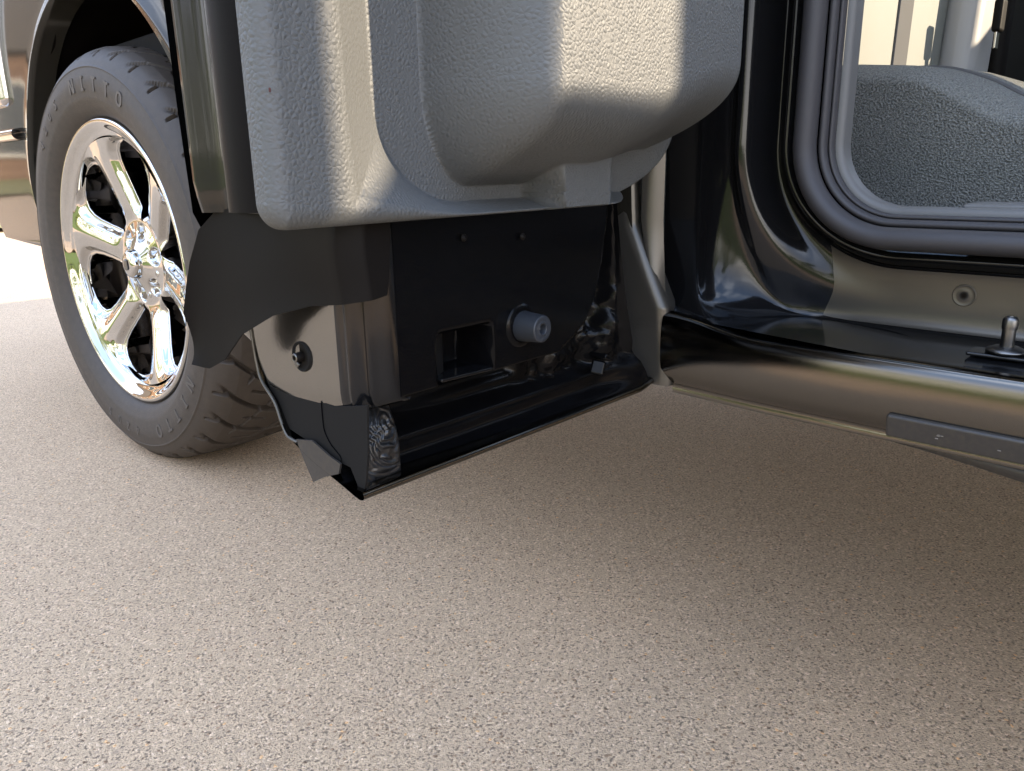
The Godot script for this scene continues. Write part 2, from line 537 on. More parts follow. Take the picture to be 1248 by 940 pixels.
# ---------------------------------------------------------------- cab shell, seats
func cab(truck: Node3D) -> void:
	var b := -BASE
	obj("roof", rbox(Vector3(1.56, .07, 1.75), .03, Vector3(1.45, 1.78, .35) + b), M["headliner"], truck)
	obj("back_wall", rbox(Vector3(1.60, .80, .05), .01, Vector3(1.45, .78, -.51) + b), M["interior plastic"], truck)
	obj("back_window", rbox(Vector3(1.50, .56, .006), .002, Vector3(1.45, 1.46, -.51) + b), M["tinted window glass"], truck)
	obj("far_door", rbox(Vector3(.09, .74, 2.6), .03, Vector3(2.26, .77, .80) + b), M["interior plastic"], truck)
	obj("added_far_skirt", rbox(Vector3(.16, .26, 3.4), .03, Vector3(2.33, .28, .60) + b), M["dark plastic"], truck)  # unseen skirt, added to keep sun off the ground under the truck
	obj("far_roof_rail", rbox(Vector3(.07, .10, 1.8), .02, Vector3(2.23, 1.70, .35) + b), M["headliner"], truck)
	obj("far_rear_pillar", rbox(Vector3(.07, .62, .20), .02, Vector3(2.24, 1.42, -.43) + b), M["interior plastic"], truck)
	obj("far_window", rbox(Vector3(.006, .54, 1.50), .002, Vector3(2.245, 1.40, .42) + b), M["tinted window glass"], truck)
	obj("near_roof_rail", rbox(Vector3(.09, .10, 1.8), .02, Vector3(.70, 1.74, .35) + b), M["jamb paint"], truck)
	obj("dashboard", rbox(Vector3(1.55, .45, .35), .08, Vector3(1.45, .90, 1.75) + b), M["dark plastic"], truck)
	obj("bonnet", rbox(Vector3(1.6, .5, 1.2), .10, Vector3(1.43, .83, 2.6) + b), M["body paint"], truck)
	obj("windscreen", rbox(Vector3(1.50, .006, .86), .002, Vector3(1.45, 1.44, 1.50) + b, Basis(Vector3(1, 0, 0), .80)), M["tinted window glass"], truck)
	obj("cab_carpet", rbox(Vector3(1.50, .05, 2.1), .02, Vector3(1.50, .455, .60) + b), M["carpet"], truck)
	# front seats out of view; backrests placed to trim the sun on the door
	obj("sun_cut_backrest", rbox(Vector3(.50, .78, .14), .05, Vector3(1.004, 1.00, .82) + b), M["carpet"], truck)
	obj("sun_cut_backrest", rbox(Vector3(.50, .78, .14), .05, Vector3(1.925, 1.00, .98) + b), M["carpet"], truck)
	obj("added_centre_block", rbox(Vector3(.35, .62, .12), .018, Vector3(1.505, .843, .83) + b), M["carpet"], truck)  # unseen block, added to end the sun patch low on the bulge
	obj("added_low_block", rbox(Vector3(.12, .44, .12), .02, Vector3(1.30, .875, .83) + b), M["carpet"], truck)  # unseen block, added to stop the sun below the trim panel
	obj("front_seat_cushion", rbox(Vector3(.50, .16, .5), .05, Vector3(.998, .62, 1.10) + b), M["carpet"], truck)
	obj("front_seat_cushion", rbox(Vector3(.50, .16, .5), .05, Vector3(1.925, .62, 1.26) + b), M["carpet"], truck)
	# rear seat cushion: a rounded profile in (z, y), swept along x with a rounded near end
	var prof := curve([Vector2(-.47, .40), Vector2(-.47, .655), Vector2(-.43, .676), Vector2(-.36, .676), Vector2(-.30, .674), Vector2(-.255, .655), Vector2(-.215, .630), Vector2(-.17, .615), Vector2(-.11, .600), Vector2(-.07, .565), Vector2(-.06, .50), Vector2(-.07, .42)], 5)
	var mid := Vector2(-.27, .50)
	var seat := func(u: float, v: float) -> Vector3:
		var q: Vector2 = prof[int(u)]
		var x := 0.0
		var k := 1.0
		if v < 1.0:
			var a := v * PI / 2
			x = .885 + .07 * (1 - cos(a)) if v >= 0 else .885 - .004 * sin(-v * PI)
			k = 1.0 - .16 * (1 - sin(a)) if v >= 0 else .84 * (1.0 + v)
		else:
			x = lerpf(.955, 1.55, v - 1.0)
		q = mid + (q - mid) * k
		var sag := .004 * sin(x * 21.0 + q.x * 30.0)
		return Vector3(x, q.y + sag, q.x) + b
	var cushion := obj("rear_seat_cushion", sheet(seat, range(prof.size()), [-1.0, -.75, -.5, -.25, 0, .1, .2, .35, .5, .65, .8, .9, 1.0, 1.1, 1.3, 1.6, 2.0]), M["carpet"], truck)
	var seam := func(u: float, v: float) -> Vector3:
		var c: Vector3 = seat.call(v, 1.02)
		var o2 := (Vector2(c.z, c.y) - Vector2(mid.x + b.z, mid.y + b.y)).normalized()
		return c + Vector3(.0028 * cos(u), .0028 * sin(u) * o2.y, .0028 * sin(u) * o2.x)
	obj("seam_piping", sheet(seam, span(0, TAU, 8), range(4, prof.size() - 4), false, true), M["belt webbing"], cushion)
	obj("far_seat_bolster", rbox(Vector3(.5, .24, .42), .10, Vector3(1.92, .58, -.20) + b), M["carpet"], truck)
	obj("back_wall_pillar_trim", rbox(Vector3(.12, .9, .06), .028, Vector3(1.60, .92, -.46) + b, Basis(Vector3(0, 0, 1), -.10)), M["trim plastic smooth"], truck)
	obj("back_wall_lower_trim", rbox(Vector3(.50, .8, .05), .02, Vector3(1.96, .86, -.455) + b), M["dark plastic"], truck)
	obj("seat_belt", rbox(Vector3(.048, .62, .004), .0018, Vector3(1.165, .92, -.415) + b, Basis(Vector3(0, 0, 1), -.05)), M["belt webbing"], truck)
	var bk := obj("belt_buckle", rbox(Vector3(.028, .05, .014), .005, Vector3(1.545, .800, -.405) + b), M["dark plastic"], truck)
	obj("buckle_tongue", rbox(Vector3(.016, .03, .004), .0015, Vector3(1.545, .765, -.405) + b), M["chrome"], bk)
	# near quarter trim just inside the door opening
	obj("near_quarter_trim", rbox(Vector3(.16, .9, .05), .02, Vector3(.84, .98, -.435) + b), M["trim plastic smooth"], truck)

# ---------------------------------------------------------------- door opening, sill
func jamb(truck: Node3D) -> void:
	var b := -BASE
	# path of the inner edge of the opening: down the rear side, round the corner, forward along the sill
	var R := .062
	var zc := -.299 + R
	var yc := .531 + R
	var path := []                                     # [z, y, outward z, outward y, blend, corner]
	for y in [1.62, 1.3, 1.05, .9, .82, .76, .72, .68, .65, .625]:
		path.append([-.299 + .02 * maxf(y - .75, 0), y, -1.0, 0.0, 0.0])
	for i in 25:
		var a := PI / 2 * i / 24.0
		path.append([zc - R * cos(a), yc - R * sin(a), -cos(a), -sin(a), i / 24.0, a])
	for z in [-.22, -.20, -.17, -.14, -.11, -.07, -.02, .05, .2, .5, 1.0]:
		path.append([z, .531, 0.0, -1.0, 1.0])
	var at := func(k: int, s: float, x: float) -> Vector3:
		var q: Array = path[k]
		if q.size() > 5:
			var e := lerpf(1.0, .30, ss(.070, .112, s))
			return Vector3(x, yc - (R + s) * pow(maxf(sin(q[5]), 0.0), e), zc - (R + s) * pow(maxf(cos(q[5]), 0.0), e)) + b
		return Vector3(x, q[1] + q[3] * s, q[0] + q[2] * s) + b
	var hinge := [Vector2(.010, .722), Vector2(.024, .712), Vector2(.0295, .694), Vector2(.034, .684), Vector2(.0385, .684), Vector2(.043, .694), Vector2(.049, .702), Vector2(.055, .700), Vector2(.0595, .682), Vector2(.0635, .668), Vector2(.068, .662), Vector2(.073, .662), Vector2(.079, .6685), Vector2(.086, .668), Vector2(.098, .667), Vector2(.108, .6662), Vector2(.1145, .6655), Vector2(.150, .668)]
	var bottom := [Vector2(.010, .722), Vector2(.026, .716), Vector2(.031, .706), Vector2(.035, .702), Vector2(.039, .704), Vector2(.043, .712), Vector2(.047, .717), Vector2(.060, .718), Vector2(.075, .718), Vector2(.086, .718), Vector2(.093, .7165), Vector2(.0975, .712), Vector2(.0995, .705), Vector2(.1005, .690), Vector2(.1015, .655), Vector2(.1015, .625), Vector2(.1005, .610), Vector2(.1025, .602)]
	var hc := curve(hinge, 3)
	var bc := curve(bottom, 3)
	var ks := range(path.size())
	var jf := func(u: float, v: float) -> Vector3:
		var k := int(v)
		var t: float = path[k][4]
		var w := ss(.0, 1.0, t)
		var q: Vector2 = (hc[int(u)] as Vector2).lerp(bc[int(u)], w)
		return at.call(k, q.x, q.y)
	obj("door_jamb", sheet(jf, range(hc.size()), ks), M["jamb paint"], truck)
	# painted overlay: ground reflection on the sill upright, as a lighter tan coat
	var sheen := func(u: float, v: float) -> Vector3:
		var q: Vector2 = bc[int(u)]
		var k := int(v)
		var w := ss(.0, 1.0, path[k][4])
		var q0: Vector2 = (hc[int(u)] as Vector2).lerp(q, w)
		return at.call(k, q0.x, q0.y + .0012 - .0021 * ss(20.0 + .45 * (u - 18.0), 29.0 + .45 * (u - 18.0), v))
	obj("sill_riser_sheen", sheet(sheen, range(18, 33), range(18, path.size())), M["ground sheen paint"], truck)
	# rubber weatherstrip: two round beads
	var bead := func(s0: float, x0: float, rs: float, rx: float) -> ArrayMesh:
		return sheet(func(u, v): return at.call(int(v), s0 + rs * cos(u), x0 + rx * sin(u)), span(0, TAU, 16), ks, false, true)
	obj("weatherstrip", merge([bead.call(.0185, .684, .0095, .012), bead.call(.0065, .694, .0035, .006), bead.call(.0015, .700, .0022, .005)]), M["rubber"], truck)
	obj("sill_trim", sheet(func(u, v): return at.call(int(v), -.0005 - .006 * sin(minf(u, 1.0) * PI / 2), .703 + .006 * (1 - cos(minf(u, 1.0) * PI / 2)) + .012 * maxf(u - 1.0, 0)), span(0, 2.0, 12), ks, true), M["ring plastic"], truck)
	obj("sill_scuff_panel", rbox(Vector3(.05, .008, .60), .003, Vector3(.738, .5365, .105) + b), M["ring plastic"], truck)
	# outer sill
	var sp := curve([Vector2(.612, .4310), Vector2(.605, .4302), Vector2(.6005, .4275), Vector2(.598, .420), Vector2(.597, .405), Vector2(.598, .392), Vector2(.601, .382), Vector2(.607, .375), Vector2(.614, .3715), Vector2(.620, .3700), Vector2(.6215, .367), Vector2(.621, .362), Vector2(.627, .3605), Vector2(.68, .36)], 3)
	var sf := func(u: float, v: float) -> Vector3:
		var q: Vector2 = sp[int(u)]
		var t := ss(-.30, -.40, v)
		var up := t * .012 * clampf((q.y - .37) / .06, 0, 1)
		return Vector3(q.x + .004 * t, q.y + up, v) + b
	var zs := span(-.404, -.2, 16)
	zs.append_array([-.15, -.1, -.05, 0.0, .1, .3, .6, 1.0])
	obj("rocker_panel", sheet(sf, range(sp.size()), zs, true), M["black paint"], truck)
	# hinge-side wall that closes the jamb down to the sill, and the floor of the step
	var fill := func(u: float, v: float) -> Vector3:
		return Vector3(lerpf(.609, .73, u), lerpf(.4405, .4285, clampf((v + .42) / .25, 0, 1)), v) + b
	obj("sill_step", sheet(fill, span(0, 1, 4), span(-.425, 1.0, 30)), M["jamb paint"], truck)
	# step trim strip and lower pinch flange
	var strip := rbox(Vector3(.006, .0185, 1.2), .0025, Vector3(.5985, .3815, .405) + b, Basis(Vector3(0, 0, 1), .16))
	obj("sill_trim_strip", strip, M["dusty sill trim"], truck)
	var fl := func(u: float, v: float) -> Vector3:
		var k := ss(-.25, .05, v)
		var dep := .003 + .024 * k
		var a := u * PI
		return Vector3(.632 - .012 * sin(a) * k, .362 - dep * (.5 - .5 * cos(a)), v) + b
	obj("pinch_flange", sheet(fl, span(0, 1, 10), span(-.26, 1.0, 30)), M["dusty sill trim"], truck)
	# striker on the step: plate, washer, pin
	var at0 := Vector3(.664, .4315, -.138) + b
	var yaxis := Basis(Vector3(0, 1, 0), Vector3(-1, 0, 0), Vector3(0, 0, 1))
	var st := obj("door_striker", lathe([Vector2(0, 0), Vector2(.0052, 0), Vector2(.0046, .020), Vector2(.0054, .022), Vector2(.0054, .028), Vector2(.0038, .0305), Vector2(0, .031)], 20, yaxis, at0), M["dull steel"], truck)
	obj("striker_plate", rbox(Vector3(.024, .003, .040), .0014, at0 + Vector3(0, .001, -.004)), M["jamb paint"], st)
	obj("striker_washer", lathe([Vector2(0, .003), Vector2(.0135, .003), Vector2(.0135, .0055), Vector2(.008, .008), Vector2(0, .008)], 24, yaxis, at0), M["dull steel"], st)
	# round plug in the riser
	var plug := obj("body_plug", lathe([Vector2(.0, -.0008), Vector2(.0042, -.0008), Vector2(.005, -.0003), Vector2(.0076, -.0003), Vector2(.0084, -.0009), Vector2(.0092, -.0006), Vector2(.0094, .002)], 28, Basis(), Vector3(.7172, .4665, -.185) + b), M["ground sheen paint"], truck)
	for k in 6:
		var rng := RandomNumberGenerator.new()
		rng.seed = 50 + k
		obj("paint_chip", rbox(Vector3(.0008, .0008, .0022), .0003, Vector3(.5957, .378 + rng.randf() * .006, -.165 + rng.randf() * .06) + b), M["chip"], truck)

# ---------------------------------------------------------------- the open door
func door(truck: Node3D) -> void:
	var d := MeshInstance3D.new()
	d.name = "rear_door"
	d.transform = Transform3D(Basis(Vector3(.999, 0, -.0441), Vector3(0, 1, 0), Vector3(.0441, 0, .999)), DOOR_O - BASE)
	truck.add_child(d)
	# outer skin with the hem along the bottom
	var hem := curve([Vector2(-.118, .95), Vector2(-.116, .55), Vector2(-.106, .470), Vector2(-.0966, .434), Vector2(-.083, .4205), Vector2(-.071, .402), Vector2(-.055, .393), Vector2(-.03, .3805), Vector2(-.006, .3695), Vector2(.0012, .3690), Vector2(.003, .3715), Vector2(.001, .3745), Vector2(-.006, .3750), Vector2(-.02, .376)], 5)
	var skin := func(u: float, v: float) -> Vector3:
		var q: Vector2 = hem[int(v)]
		var free := -.348
		if q.y > .5:
			free = lerpf(free, -.374, ss(.48, .56, q.y))
		var x := lerpf(free, .004, u)
		var lift := .004 * ss(.06, 0, 1 - u) * ss(-.04, 0, q.x)
		var skew := clampf(-x / .348, 0, 1) * ss(-.06, 0, q.x)
		return Vector3(x, q.y + lift + .006 * skew, q.x + .0105 * skew)
	d.mesh = sheet(skin, ends(24), range(hem.size()))
	d.material_override = M["black paint"]
	var nz := FastNoiseLite.new()
	nz.seed = 7
	nz.frequency = 42
	nz.fractal_octaves = 3
	# inner sheet: pressed panel with a box section, channel and flared hinge corner
	var right_edge := [[.36, .0], [.375, -.0005], [.39, -.008], [.41, -.018], [.45, -.030], [.50, -.042], [.54, -.050], [.60, -.06]]
	var ridge := [[.43, -.170], [.437, -.150], [.445, -.134], [.455, -.118], [.475, -.104], [.50, -.096], [.54, -.088], [.60, -.08]]
	var inner := func(u: float, v: float) -> Vector3:
		var y := v
		var xr := along(right_edge, y)
		var x := lerpf(lerpf(-.345, -.3187, ss(.4315, .4345, y)), xr, u)
		var xi := along(ridge, y)
		var box := ss(.4325, .4375, y) * ss(xi + .004, xi - .012, x)
		var chan := -.030 + .016 * ss(.415, .388, y) + .014 * ss(.384, .376, y) + .005 * exp(-pow((y - .397) / .004, 2)) + .004 * exp(-pow((y - .412) / .003, 2)) * ss(-.30, -.2, x)
		var z := lerpf(chan, .020, box)
		# hinge corner: hollow, then up to the flanged edge
		var cr := ss(xi - .004, xi + .010, x) * ss(.392, .42, y)
		var e := (x - xi) / maxf(xr - xi, .01)
		var pocket := -.024 + .020 * ss(.62, .78, e) - .010 * ss(.80, .9, e) + .008 * ss(.93, 1.0, e) + .006 * exp(-pow((e - .36) / .07, 2)) 
		pocket += .0065 * ss(.505, .455, y) * nz.get_noise_2d(x * 1.2, y * .8) * ss(.02, .2, e) * ss(1.0, .8, e)
		z = lerpf(z, pocket, cr)
		z = lerpf(z, .001, ss(-.075, -.012, x) * ss(.425, .385, y))
		z += .010 * exp(-pow((x - xi - .004) / .0065, 2)) * ss(.425, .45, y) * ss(.545, .50, y)
		# pressed slot
		var sl := ss(-.287, -.283, x) * ss(-.235, -.239, x) * ss(.437, .441, y) * ss(.472, .468, y)
		z = lerpf(z, -.012, sl * box)
		# shallow pressed rib by the bumper and general waviness
		z += .0012 * nz.get_noise_2d(x * .15, y * .15)
		return Vector3(x, y, z)
	var rows := span(.373, .40, 12)
	rows.append_array(span(.4025, .43, 11))
	rows.append_array(span(.4315, .4385, 7))
	rows.append_array(span(.441, .5478, 46))
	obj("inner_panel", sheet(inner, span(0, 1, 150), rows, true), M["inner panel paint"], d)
	# shut face: the box end that faces out of the door's free edge
	var bottom_of := func(z: float) -> float:
		return along([[-.118, .462], [-.1035, .455], [-.099, .438], [-.092, .4275], [-.065, .4245], [-.03, .423], [-.016, .4245], [.0, .4285], [.02, .4345]], z)
	var shut := func(u: float, v: float) -> Vector3:
		# u runs from the inner face (0) round the rounded corner to the outer skin (1)
		var z := 0.0
		var x := 0.0
		if u < .35:
			var a := u / .35 * PI / 2
			z = -.008 + .0275 * cos(a)
			x = -.318 - .0265 * sin(a)
			x -= .0030 * exp(-pow((u - .15) / .02, 2)) + .0030 * exp(-pow((u - .25) / .02, 2)) - .002 * exp(-pow((u - .20) / .02, 2))
		else:
			var t := (u - .35) / .65
			z = lerpf(-.008, -.118, t)
			x = -.3445 - .003 * t
		var yb: float = bottom_of.call(z)
		var y := lerpf(yb, .55, clampf(v, 0, 1))
		if v < 0.12:
			var a2 := (.12 - maxf(v, 0.0)) / .12
			x += .006 * (1.0 - sqrt(maxf(0, 1.0 - a2 * a2)))
		if v < 0:
			x += .035 * -v
			y += .002
		return Vector3(x, y, z)
	var us := span(0, .35, 22)
	us.append_array(span(.36, 1, 60))
	obj("shut_corner", sheet(shut, span(0, .35, 30), [-.05, 0, .015, .03, .05, .08, .12, .16, .2, .4, .7, 1.0], true), M["jamb paint"], d)
	us = span(.35, 1, 64)
	obj("shut_face", sheet(shut, us, [-1.0, -.5, -.05, 0, .015, .03, .05, .08, .12, .16, .2, .23, .26, .29, .32, .35, .38, .41, .45, .5, .6, .8, 1.0], true), M["shut face paint"], d)
	var bolt := obj("latch_bolt", lathe([Vector2(0, -.006), Vector2(.0022, -.006), Vector2(.0030, -.0052), Vector2(.0034, -.003), Vector2(.0034, .004)], 20, Basis(), Vector3(-.3452, .459, -.046)), M["dark plastic"], d)
	obj("bolt_hole_shade", lathe([Vector2(0, .0002), Vector2(.0080, .0002), Vector2(.0086, -.0006), Vector2(.0092, -.0013), Vector2(.0099, -.0009), Vector2(.0104, .001)], 36, Basis(), Vector3(-.3458, .459, -.046)), M["underbody"], d)  # dark disc on the surface stands for the shaded hole round the bolt
	obj("bolt_socket", lathe([Vector2(.0018, -.0063), Vector2(.0024, -.0066), Vector2(.003, -.006)], 16, Basis(), Vector3(-.3452, .459, -.046)), M["dull steel"], bolt)
	obj("latch_lever", rbox(Vector3(.003, .004, .009), .001, Vector3(-.3468, .4555, -.051), Basis(Vector3(1, 0, 0), .8)), M["dull steel"], d)
	# inner side of the skin seen below the box, and the ragged inner edge
	var stand := Basis(Vector3(0, 0, 1), Vector3(0, 1, 0), Vector3(-1, 0, 0))
	var dark := PackedVector2Array([Vector2(-.1038, .4418), Vector2(-.098, .432), Vector2(-.091, .4225), Vector2(-.0771, .4040), Vector2(-.058, .4005), Vector2(-.0419, .3981), Vector2(-.0279, .3911), Vector2(-.0129, .3925), Vector2(-.004, .392), Vector2(.0030, .3800), Vector2(.0085, .3785), Vector2(.0110, .386), Vector2(.0150, .4046), Vector2(.0180, .4377), Vector2(-.0176, .430)])
	obj("lower_shut_face", merge([[prism(dark, .0016), Transform3D(stand, Vector3(-.3425, 0, 0))]]), M["underbody"], d)
	var tab := PackedVector2Array([Vector2(-.0594, .3995), Vector2(-.0520, .386), Vector2(-.0429, .3726), Vector2(-.030, .3795), Vector2(-.0122, .3866), Vector2(-.0095, .394), Vector2(-.0216, .3967), Vector2(-.040, .403)])
	obj("edge_tab", merge([[prism(tab, .0014), Transform3D(stand, Vector3(-.3465, 0, 0))]]), M["dusty sill trim"], d)
	var rim_pts := curve([Vector2(-.1045, .470), Vector2(-.1012, .4452), Vector2(-.0966, .434), Vector2(-.083, .4216), Vector2(-.0765, .4082), Vector2(-.0705, .3995), Vector2(-.0585, .3975)], 6)
	var rim_f := func(u: float, v: float) -> Vector3:
		var q: Vector2 = rim_pts[int(v)]
		return Vector3(-.3475 + .0012 * cos(u), q.y + .0010 * sin(u), q.x + .0006 * sin(u))
	obj("skin_edge", sheet(rim_f, span(0, TAU, 10), range(rim_pts.size()), false, true), M["ground sheen paint"], d)
	# free edge above the box, with the long shut-line flange
	var up := func(u: float, v: float) -> Vector3:
		var z := lerpf(.026, -.104, u)
		var x := -.371 - .010 * ss(.80, .92, u) + .006 * ss(.92, .96, u) + .004 * ss(.35, .28, u)
		return Vector3(x + .004 * ss(.57, .545, v), v, z)
	obj("upper_shut_face", sheet(up, span(0, 1, 40), [.551, .555, .56, .57, .6, .7, .8, .95], true), M["body paint"], d)
	# added dark strip for the shade in the gap between shut face and trim
	obj("gap_shade_strip", sheet(func(u, v): return Vector3(-.3805 + .010 * cos(u), v, -.030 + .016 * sin(u)), span(0, TAU, 20), [.553, .6, .7, .95], false, true), M["dark plastic"], d)
	# black flap wrapped from the inner face round the box end
	var flap := func(u: float, v: float) -> Vector3:
		var z := 0.0
		var x := 0.0
		if u < .25:
			z = .0225
			x = lerpf(-.3225, -.338, u / .25)
		else:
			var t := (u - .25) / .75
			z = .0225 - .150 * t + .004 * ss(0, .1, t)
			x = -.3405 - .012 * ss(0, .08, t) - .032 * t * t
		var lo := along([[0, .503], [.25, .5015], [.45, .497], [.6, .489], [.75, .474], [.85, .455], [.93, .447], [1, .449]], u)
		var hi := along([[0, .556], [.5, .558], [.8, .556], [.9, .540], [.96, .515], [1.0, .485]], u)
		x -= .003 * sin(u * 9.0 + v * 2.0) * v + .0025 * pow(v, 6.0) + .004 * sin(u * 4.0) * sin(v * 3.0)
		return Vector3(x, lerpf(hi, lo, v), z)
	obj("edge_flap", merge([sheet(flap, span(0, 1, 40), span(0, 1, 10)), [sheet(flap, span(0, 1, 40), span(0, 1, 10), true), Transform3D(Basis(), Vector3(.0015, 0, -.001))]]), M["dark plastic"], d)
	# bump stop
	var zax := Basis(Vector3(0, 0, 1), Vector3(0, 1, 0), Vector3(-1, 0, 0))
	var bs := obj("bump_stop", lathe([Vector2(0, .0150), Vector2(.0028, .0150), Vector2(.0032, .0165), Vector2(.0036, .0205), Vector2(.0046, .0212), Vector2(.0056, .0202), Vector2(.0062, .0206), Vector2(.0088, .0208), Vector2(.0098, .0200), Vector2(.0112, .002), Vector2(.0114, 0)], 40, zax, Vector3(-.203, .4645, .018)), M["grey rubber"], d)
	obj("bump_stop_seat", lathe([Vector2(.0125, .0015), Vector2(.0155, .001), Vector2(.0165, -.001)], 36, zax, Vector3(-.205, .4655, .020)), M["inner panel paint"], bs)
	# folded metal tabs in the slot
	obj("slot_tab", rbox(Vector3(.015, .029, .004), .0012, Vector3(-.277, .455, .008), Basis(Vector3(0, 1, 0), .5)), M["dull steel"], d)
	obj("slot_tab", rbox(Vector3(.048, .0025, .018), .001, Vector3(-.262, .4405, .013), Basis(Vector3(0, 0, 1), -.03)), M["jamb paint"], d)
	# screws under the trim
	for q in [Vector3(-.262, .532, .0225), Vector3(-.205, .5285, .0225)]:
		obj("trim_clip", lathe([Vector2(0, .002), Vector2(.0012, .0018), Vector2(.002, .0008), Vector2(.0026, 0)], 14, zax, q), M["dark plastic"], d)
	# small folded clip at the hinge corner
	var clip := obj("corner_clip", rbox(Vector3(.012, .013, .012), .002, Vector3(-.083, .406, .000), Basis(Vector3(0, 0, 1), -.35) * Basis(Vector3(0, 1, 0), .5)), M["inner panel paint"], d)
	obj("clip_tongue", rbox(Vector3(.010, .004, .018), .001, Vector3(-.088, .418, .006), Basis(Vector3(0, 0, 1), -.5)), M["inner panel paint"], clip)
	# rough black sealer smeared over the bottom corner
	var seal := func(u: float, v: float) -> Vector3:
		var x := -.3435 + .036 * u
		var y := lerpf(.379, .427, v)
		var sw := nz.get_noise_2d(x * 1.0 + .02 * sin(y * 130.0), y * 1.0)
		var lump := sin(PI * u) * sin(PI * clampf(v, 0, 1))
		var z := lerpf(.001, -.010, v) + .006 * sqrt(maxf(lump, 0.0))
		z += (.0009 * sw + .0010 * sin(1500.0 * Vector2(x + .318, (y - .412) * .8).length() + 7.0 * sw + 9.0 * y * 20.0)) * sqrt(maxf(lump, 0.0))
		return Vector3(x + .003 * sin(v * 3.0), y, z)
	obj("sealer_patch", sheet(seal, span(0, 1, 60), span(0, 1, 80), true), M["sealer"], d)
	trim(d)

func inside(x: float, y: float, left: float, low: float, r: float) -> float:   # distance inside a corner-rounded quadrant
	var q := Vector2(maxf(left + r - x, 0.0), maxf(low + r - y, 0.0))
	if q == Vector2.ZERO:
		return minf(x - left, y - low)
	return r - q.length()

func trim_z(x: float, y: float) -> float:
	# raised frame -> recess
	var d1 := inside(x, y, -.3695, .5465, .012)
	var d2 := -inside(x, y, -.322, .5545, .065)
	var t := 0.0
	if d1 > 0:
		t = 1.0 if d2 <= 0 else d1 / (d1 + d2)
	var fall := t * t / .5 if t < .25 else (t - .125) / .875
	fall = minf(fall, 1.0)
	var z := lerpf(.042, .012, fall)
	# the bulge of the arm rest
	var a := maxf(clampf(1.0 - (x + .283) / .038, 0, 1), clampf(1.0 - (-.014 - x) / .024, 0, 1))
	var bb := clampf(1.0 - (y - lerpf(.564, .588, ss(-.17, -.04, x))) / .060, 0, 1)
	var c := minf(sqrt(a * a + bb * bb), 1.0)
	var g := 1.0 - pow(c, 2.3)
	var face := .094
	# a soft hollow left of the hand-hold, and the hand-hold ridge itself
	var z2 := lerpf(z, face, g)
	return z2

func trim(d: Node3D) -> void:
	var f := func(u: float, v: float) -> Vector3:
		var y := v
		var xr := .016
		if y < .610:
			xr = .016 - .165 * (1.0 - sqrt(maxf(0, 1.0 - pow((.610 - y) / .0645, 2))))
		var xl := -.4085
		if y < .560:
			xl = -.4085 + .014 - sqrt(maxf(0, .014 * .014 - pow(.560 - y, 2)))
		var uu := clampf(u, 0, 1)
		var x := lerpf(xl, xr, uu)
		var z := trim_z(x, y)
		var e := minf(minf(x - xl, xr - x), y - .546)
		var r := .011
		if e < r:
			z -= r - sqrt(maxf(0, r * r - (r - e) * (r - e)))
		# recessed tag under the bulge
		var tg := ss(-.194, -.189, x) * ss(-.129, -.134, x) * ss(.546, .548, y) * ss(.582, .579, y)
		z = lerpf(z, maxf(z, .047 + .10 * maxf(y - .575, 0)), tg)
		if u < 0 or u > 1 or v < .5461:
			z = minf(z, trim_z(x, y) - .016)
		return Vector3(x, y, z)
	var us := [-.01]
	us.append_array(ends(330, .8))
	us.append(1.01)
	var vs := [.5458, .546]
	vs.append_array(span(.5463, .5572, 26))
	vs.append_array(span(.5575, .74, 190))
	vs.append_array([.76, .80, .86, .95])
	var t := obj("trim_panel", sheet(f, us, vs, true), M["trim plastic"], d)
	obj("paint_speck", rbox(Vector3(.0011, .0020, .0006), .0003, Vector3(-.4045, .612, .0418)), M["speck"], d)

